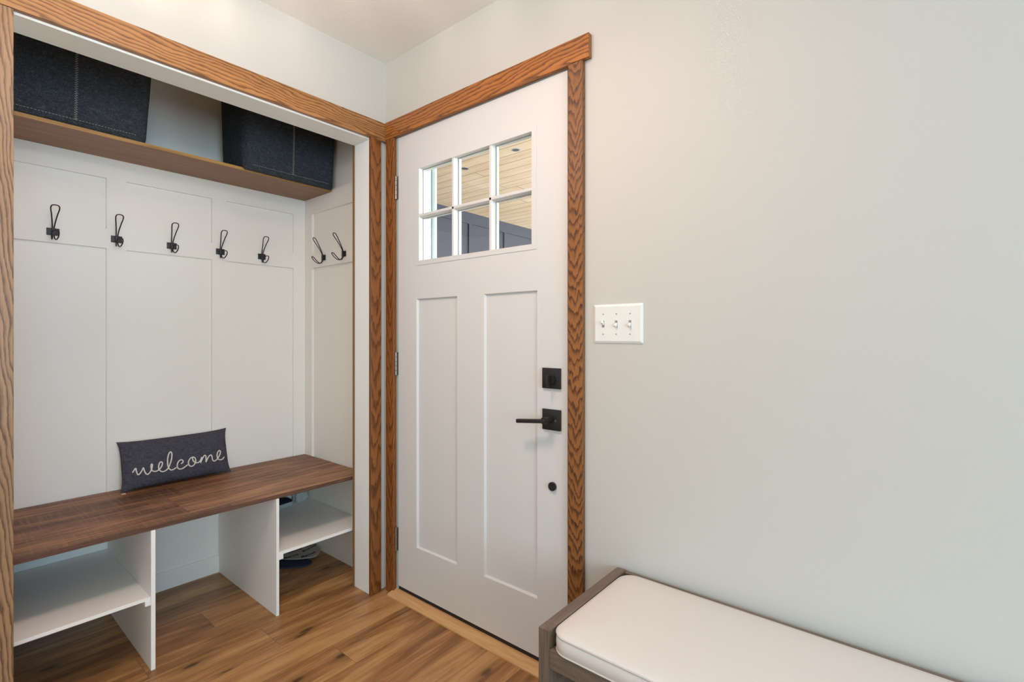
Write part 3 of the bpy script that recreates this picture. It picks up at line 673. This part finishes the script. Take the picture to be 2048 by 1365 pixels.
t = thing('folded_cloth', 'pale grey crumpled cloth in the back corner of the cubby', 'cloth', (-0.715, -0.042, 0.2636))
bm = BM(); rnd = random.Random(4)
bmesh.ops.create_icosphere(bm, subdivisions=4, radius=1.0)
for v in bm.verts:
    k = 1 + 0.10 * math.sin(7 * v.co.x + 3 * v.co.y) + 0.08 * math.sin(11 * v.co.z - 6 * v.co.y)
    v.co = Vector((v.co.x * 0.033 * k, v.co.y * 0.040 * k, max(v.co.z * k, -0.55) * 0.045 + 0.0248))
obj('cloth_bundle', bm, M_shoe_sole, t, True)

def sheet(bm, pts, z0, th_, lift):
    """Thin stiff sheet: its outline smoothed, its edge curled up by lift(x, y)."""
    P = smooth_path([(a, b, 0) for a, b in pts], 5, True); c = sum((p for p in P), Vector()) / len(P)
    rings = []
    for q in (0.0, 0.35, 0.7, 0.88, 1.0):
        if q == 0: continue
        rings.append([(c + (p - c) * q) for p in P])
    def up(p): return z0 + lift(p.x, p.y)
    for dz, flip in ((0.0, False), (th_, True)):
        ctr = bm.verts.new((c.x, c.y, up(c) + dz)); R_ = [[bm.verts.new((p.x, p.y, up(p) + dz)) for p in r] for r in rings]
        n = len(P)
        for s in range(n):
            bm.faces.new((ctr, R_[0][s], R_[0][(s + 1) % n]))
            for a, b in zip(R_, R_[1:]): bm.faces.new((a[s], b[s], b[(s + 1) % n], a[(s + 1) % n]))
        if not flip: low = R_[-1]
        else:
            for s in range(n): bm.faces.new((low[s], low[(s + 1) % n], R_[-1][(s + 1) % n], R_[-1][s]))
    return bm
BI = [(-0.740, -0.330), (-0.600, -0.270), (-0.500, -0.170), (-0.480, -0.125), (-0.500, -0.095), (-0.580, -0.110), (-0.720, -0.220)]
t = thing('boot_insole', 'navy blue insole lying flat on the floor, lower one of two', 'insole', (-0.60, -0.19, 0.0), 0, 'insoles under the cubby shelf')
part('insole_sheet', sheet(BM(), BI, 0.0012, 0.006, lambda x, y: 0.0), M_sole_b, t, True)
GI = [(-0.745, -0.245), (-0.660, -0.215), (-0.575, -0.155), (-0.535, -0.105), (-0.515, -0.060), (-0.545, -0.020), (-0.600, -0.020), (-0.660, -0.050), (-0.740, -0.130)]
t = thing('boot_insole', 'grey insole printed with dark words, lying on the navy one', 'insole', (-0.60, -0.11, 0.008), 0, 'insoles under the cubby shelf')
gl = lambda x, y: 0.006 + 0.018 * max(0, min(1, (y + 0.10) / 0.09)) ** 2
part('insole_sheet', sheet(BM(), GI, 0.0090, 0.004, gl), M_sole_g, t, True)
ink = None
fc = bpy.data.curves.new('insole_print', 'FONT'); fc.body = 'Berne'; fc.size = 0.031; fc.offset = 0.0005; fc.extrude = 0.0002; fc.align_x = 'CENTER'; fc.shear = 0.2
fo = bpy.data.objects.new('insole_print', fc); C.objects.link(fo)
dg = bpy.context.evaluated_depsgraph_get(); me0 = bpy.data.meshes.new_from_object(fo.evaluated_get(dg)); bpy.data.objects.remove(fo)
for px, py in ((-0.548, -0.085), (-0.602, -0.150), (-0.606, -0.048), (-0.655, -0.105), (-0.700, -0.170)):
    b2 = BM(); b2.from_mesh(me0); bmesh.ops.rotate(b2, verts=b2.verts, cent=(0, 0, 0), matrix=Matrix.Rotation(math.radians(84), 3, 'Z'))
    for v in b2.verts:
        v.co.x += px; v.co.y += py; v.co.z += 0.0090 + 0.0043 + gl(v.co.x, v.co.y)
    part('printed_word', b2, M_ink, t)

# ---------------------------------------------------------------- low entry bench against the door wall
eb = thing('entry_bench', 'low grey-brown wooden bench under the white cushion against the wall', 'bench', (1.80, -0.215, 0.0))
BX0, BX1, BY0, BY1, BZ = 1.1990, 2.4300, -0.4220, -0.0125, 0.4545
for x0 in (BX0, BX1 - 0.0315):
    x1 = x0 + 0.0315
    bm = BM(); box(bm, x0, x1, BY0 + 0.0322, BY1, BZ - 0.034, BZ, 0.0008); part('arm_rail', bm, M_bench_y, eb)
    for y0 in (BY0, BY1 - 0.032):
        bm = BM(); box(bm, x0, x1, y0, y0 + 0.0318, 0.0, BZ if y0 == BY0 else BZ - 0.0345, 0.0008); part('leg', bm, M_bench_z, eb)
    bm = BM(); box(bm, x0 + 0.004, x1 - 0.004, BY0 + 0.0325, BY1 - 0.0325, 0.10, BZ - 0.0345); part('side_panel', bm, M_bench_y, eb)
bm = BM(); box(bm, BX0 + 0.0320, BX1 - 0.0320, BY0 + 0.001, BY0 + 0.0210, 0.3640, 0.4105, 0.0008); part('front_apron', bm, M_bench_x, eb)
bm = BM(); box(bm, BX0 + 0.0320, BX1 - 0.0320, -0.0265, -0.0130, 0.3640, 0.4530, 0.0008); part('back_rail', bm, M_bench_x, eb)
bm = BM(); box(bm, BX0 + 0.0320, BX1 - 0.0320, BY0 + 0.0215, -0.0270, 0.3900, 0.4060); part('seat_deck', bm, M_bench_x, eb)
bm = BM(); box(bm, BX0 + 0.0320, BX1 - 0.0320, BY0 + 0.006, -0.020, 0.100, 0.116); part('lower_shelf', bm, M_bench_x, eb)

cu = thing('bench_cushion', 'white box cushion lying on the grey-brown bench', 'cushion', (1.81, -0.215, 0.4108))
CX0, CX1, CY0, CY1 = 1.2350, 2.3940, -0.4270, -0.0290
def rrect(x0, x1, y0, y1, r, n=10):
    pts = []
    for cx, cy, a0 in ((x1 - r, y1 - r, 0), (x0 + r, y1 - r, 90), (x0 + r, y0 + r, 180), (x1 - r, y0 + r, 270)):
        for s in range(n):
            a = math.radians(a0 + 90 * s / (n - 1)); pts.append((cx + r * math.cos(a), cy + r * math.sin(a)))
    return pts
def cush(ins, z, r=0.045): return [(x, y, z) for x, y in rrect(CX0 + ins, CX1 - ins, CY0 + ins, CY1 - ins, max(r - ins, 0.006))]
bm = BM(); rg = []
for ins, z, r in ((0.003, 0.4112, .045), (0.0, 0.4135, .045), (-0.0015, 0.432, .045), (0.0, 0.4520, .045), (0.002, 0.4548, .045), (0.008, 0.4572, .045), (0.022, 0.4600, .045), (0.06, 0.4632, .07), (0.11, 0.4648, .12), (0.17, 0.4655, .18)):
    rg.append([bm.verts.new(p) for p in cush(ins, z, r)])
n = len(rg[0])
for a, b in zip(rg, rg[1:]):
    for s in range(n): bm.faces.new((a[s], a[(s + 1) % n], b[(s + 1) % n], b[s]))
bm.faces.new(rg[0]); bm.faces.new(rg[-1])
part('cushion_body', bm, M_cush, cu, 70)
for z in (0.4530, 0.4135):
    part('piping', tube(BM(), cush(0.0, z), 0.0020, closed=True, sides=6), M_pipe, cu, 70)

# ---------------------------------------------------------------- porch outside the door
struct('wall_porch', relief(BM(), sorted([0.146, 0.55, 9.0] + [k for b in range(0, 13) for k in (0.82 + 0.628 * b, 0.86 + 0.628 * b)]), (-0.1, 2.47, 2.6),
       lambda a, b: 0.018 if b > 2.47 or ((a - 0.82) % 0.628) < 0.04 else 0.0, lambda u, v, h: (-2.138 + h, u, v)), M_siding, 'slate blue board and batten porch wall')
bm = BM(); box(bm, -2.138, 0.0735, 0.142, 0.160, -0.1, 2.6); box(bm, 1.0265, 5.0, 0.142, 0.160, -0.1, 2.6); box(bm, 0.0735, 1.0265, 0.142, 0.160, 2.0875, 2.6)
struct('wall_outside', bm, M_siding, 'slate blue outside wall')
struct('ceiling_porch', box(BM(), -2.2, 5.0, 0.161, 6.5, 2.6, 2.63), M_pine, 'pale pine board porch ceiling')
struct('floor_porch', box(BM(), -2.2, 5.0, 0.161, 6.5, -0.2, -0.1), M_conc, 'concrete porch floor')
struct('ground', box(BM(), -40, 40, 6.5, 60, -0.45, -0.3), M_grass, 'lawn beyond the porch')
for x, y, lb in ((-1.081, 1.60, 'small round porch ceiling light behind the middle top pane'), (-0.477, 1.545, 'small round porch ceiling light behind the top pane nearest the latch')):
    t = thing('recessed_light', lb, 'ceiling light', (x, y, 2.6), 0, 'recessed porch lights')
    bm = BM(); cyl(bm, (0, 0, -0.0015), 'z', 0.036, 0.0017, 28); obj('trim_ring', bm, M_vinyl, t)
    bm = BM(); cyl(bm, (0, 0, -0.0022), 'z', 0.026, 0.0010, 28); obj('lamp_lens', bm, M_nickel, t)

# ---------------------------------------------------------------- added ceiling lamp, unseen above the view: bowl and cage shape the uplight
cl = thing('unseen_ceiling_lamp', 'added black caged ceiling lamp, unseen, hanging in front of the entry door', 'ceiling lamp', (0.70, -0.98, 2.44))
bm = BM(); cyl(bm, (0.70, -0.98, 2.425), 'z', 0.065, 0.0148, 32, 0.003); part('canopy', bm, M_black, cl, True)
bm = BM(); cyl(bm, (0.70, -0.98, 2.145), 'z', 0.008, 0.279, 14); part('stem', bm, M_black, cl, True)
bm = BM(); rg = []
for r_, z_ in ((0.030, 2.128), (0.085, 2.140), (0.112, 2.170), (0.116, 2.2085), (0.112, 2.2085), (0.108, 2.172), (0.083, 2.144), (0.012, 2.134)):
    rg.append([bm.verts.new((0.70 + r_ * math.cos(2 * PI * k / 40), -0.98 + r_ * math.sin(2 * PI * k / 40), z_)) for k in range(40)])
for a, b in zip(rg, rg[1:]):
    for k in range(40): bm.faces.new((a[k], a[(k + 1) % 40], b[(k + 1) % 40], b[k]))
bm.faces.new(rg[0]); bm.faces.new(rg[-1])
part('bowl', bm, M_black, cl, True)
bm = BM()
for k in range(24):
    a = math.radians(81 + 15 * k); wd_ = 0.0075 if k == 0 else 0.0028
    x_, y_ = 0.70 + 0.114 * math.cos(a), -0.98 + 0.114 * math.sin(a)
    b2 = box(BM(), -0.0015, 0.0015, -wd_, wd_, 2.2080, 2.4245)
    bmesh.ops.rotate(b2, verts=b2.verts, cent=(0, 0, 0), matrix=Matrix.Rotation(a, 3, 'Z')); bmesh.ops.translate(b2, verts=b2.verts, vec=(x_, y_, 0))
    tmp = bpy.data.meshes.new('tmp'); b2.to_mesh(tmp); b2.free(); bm.from_mesh(tmp); bpy.data.meshes.remove(tmp)
part('cage', bm, M_black, cl)
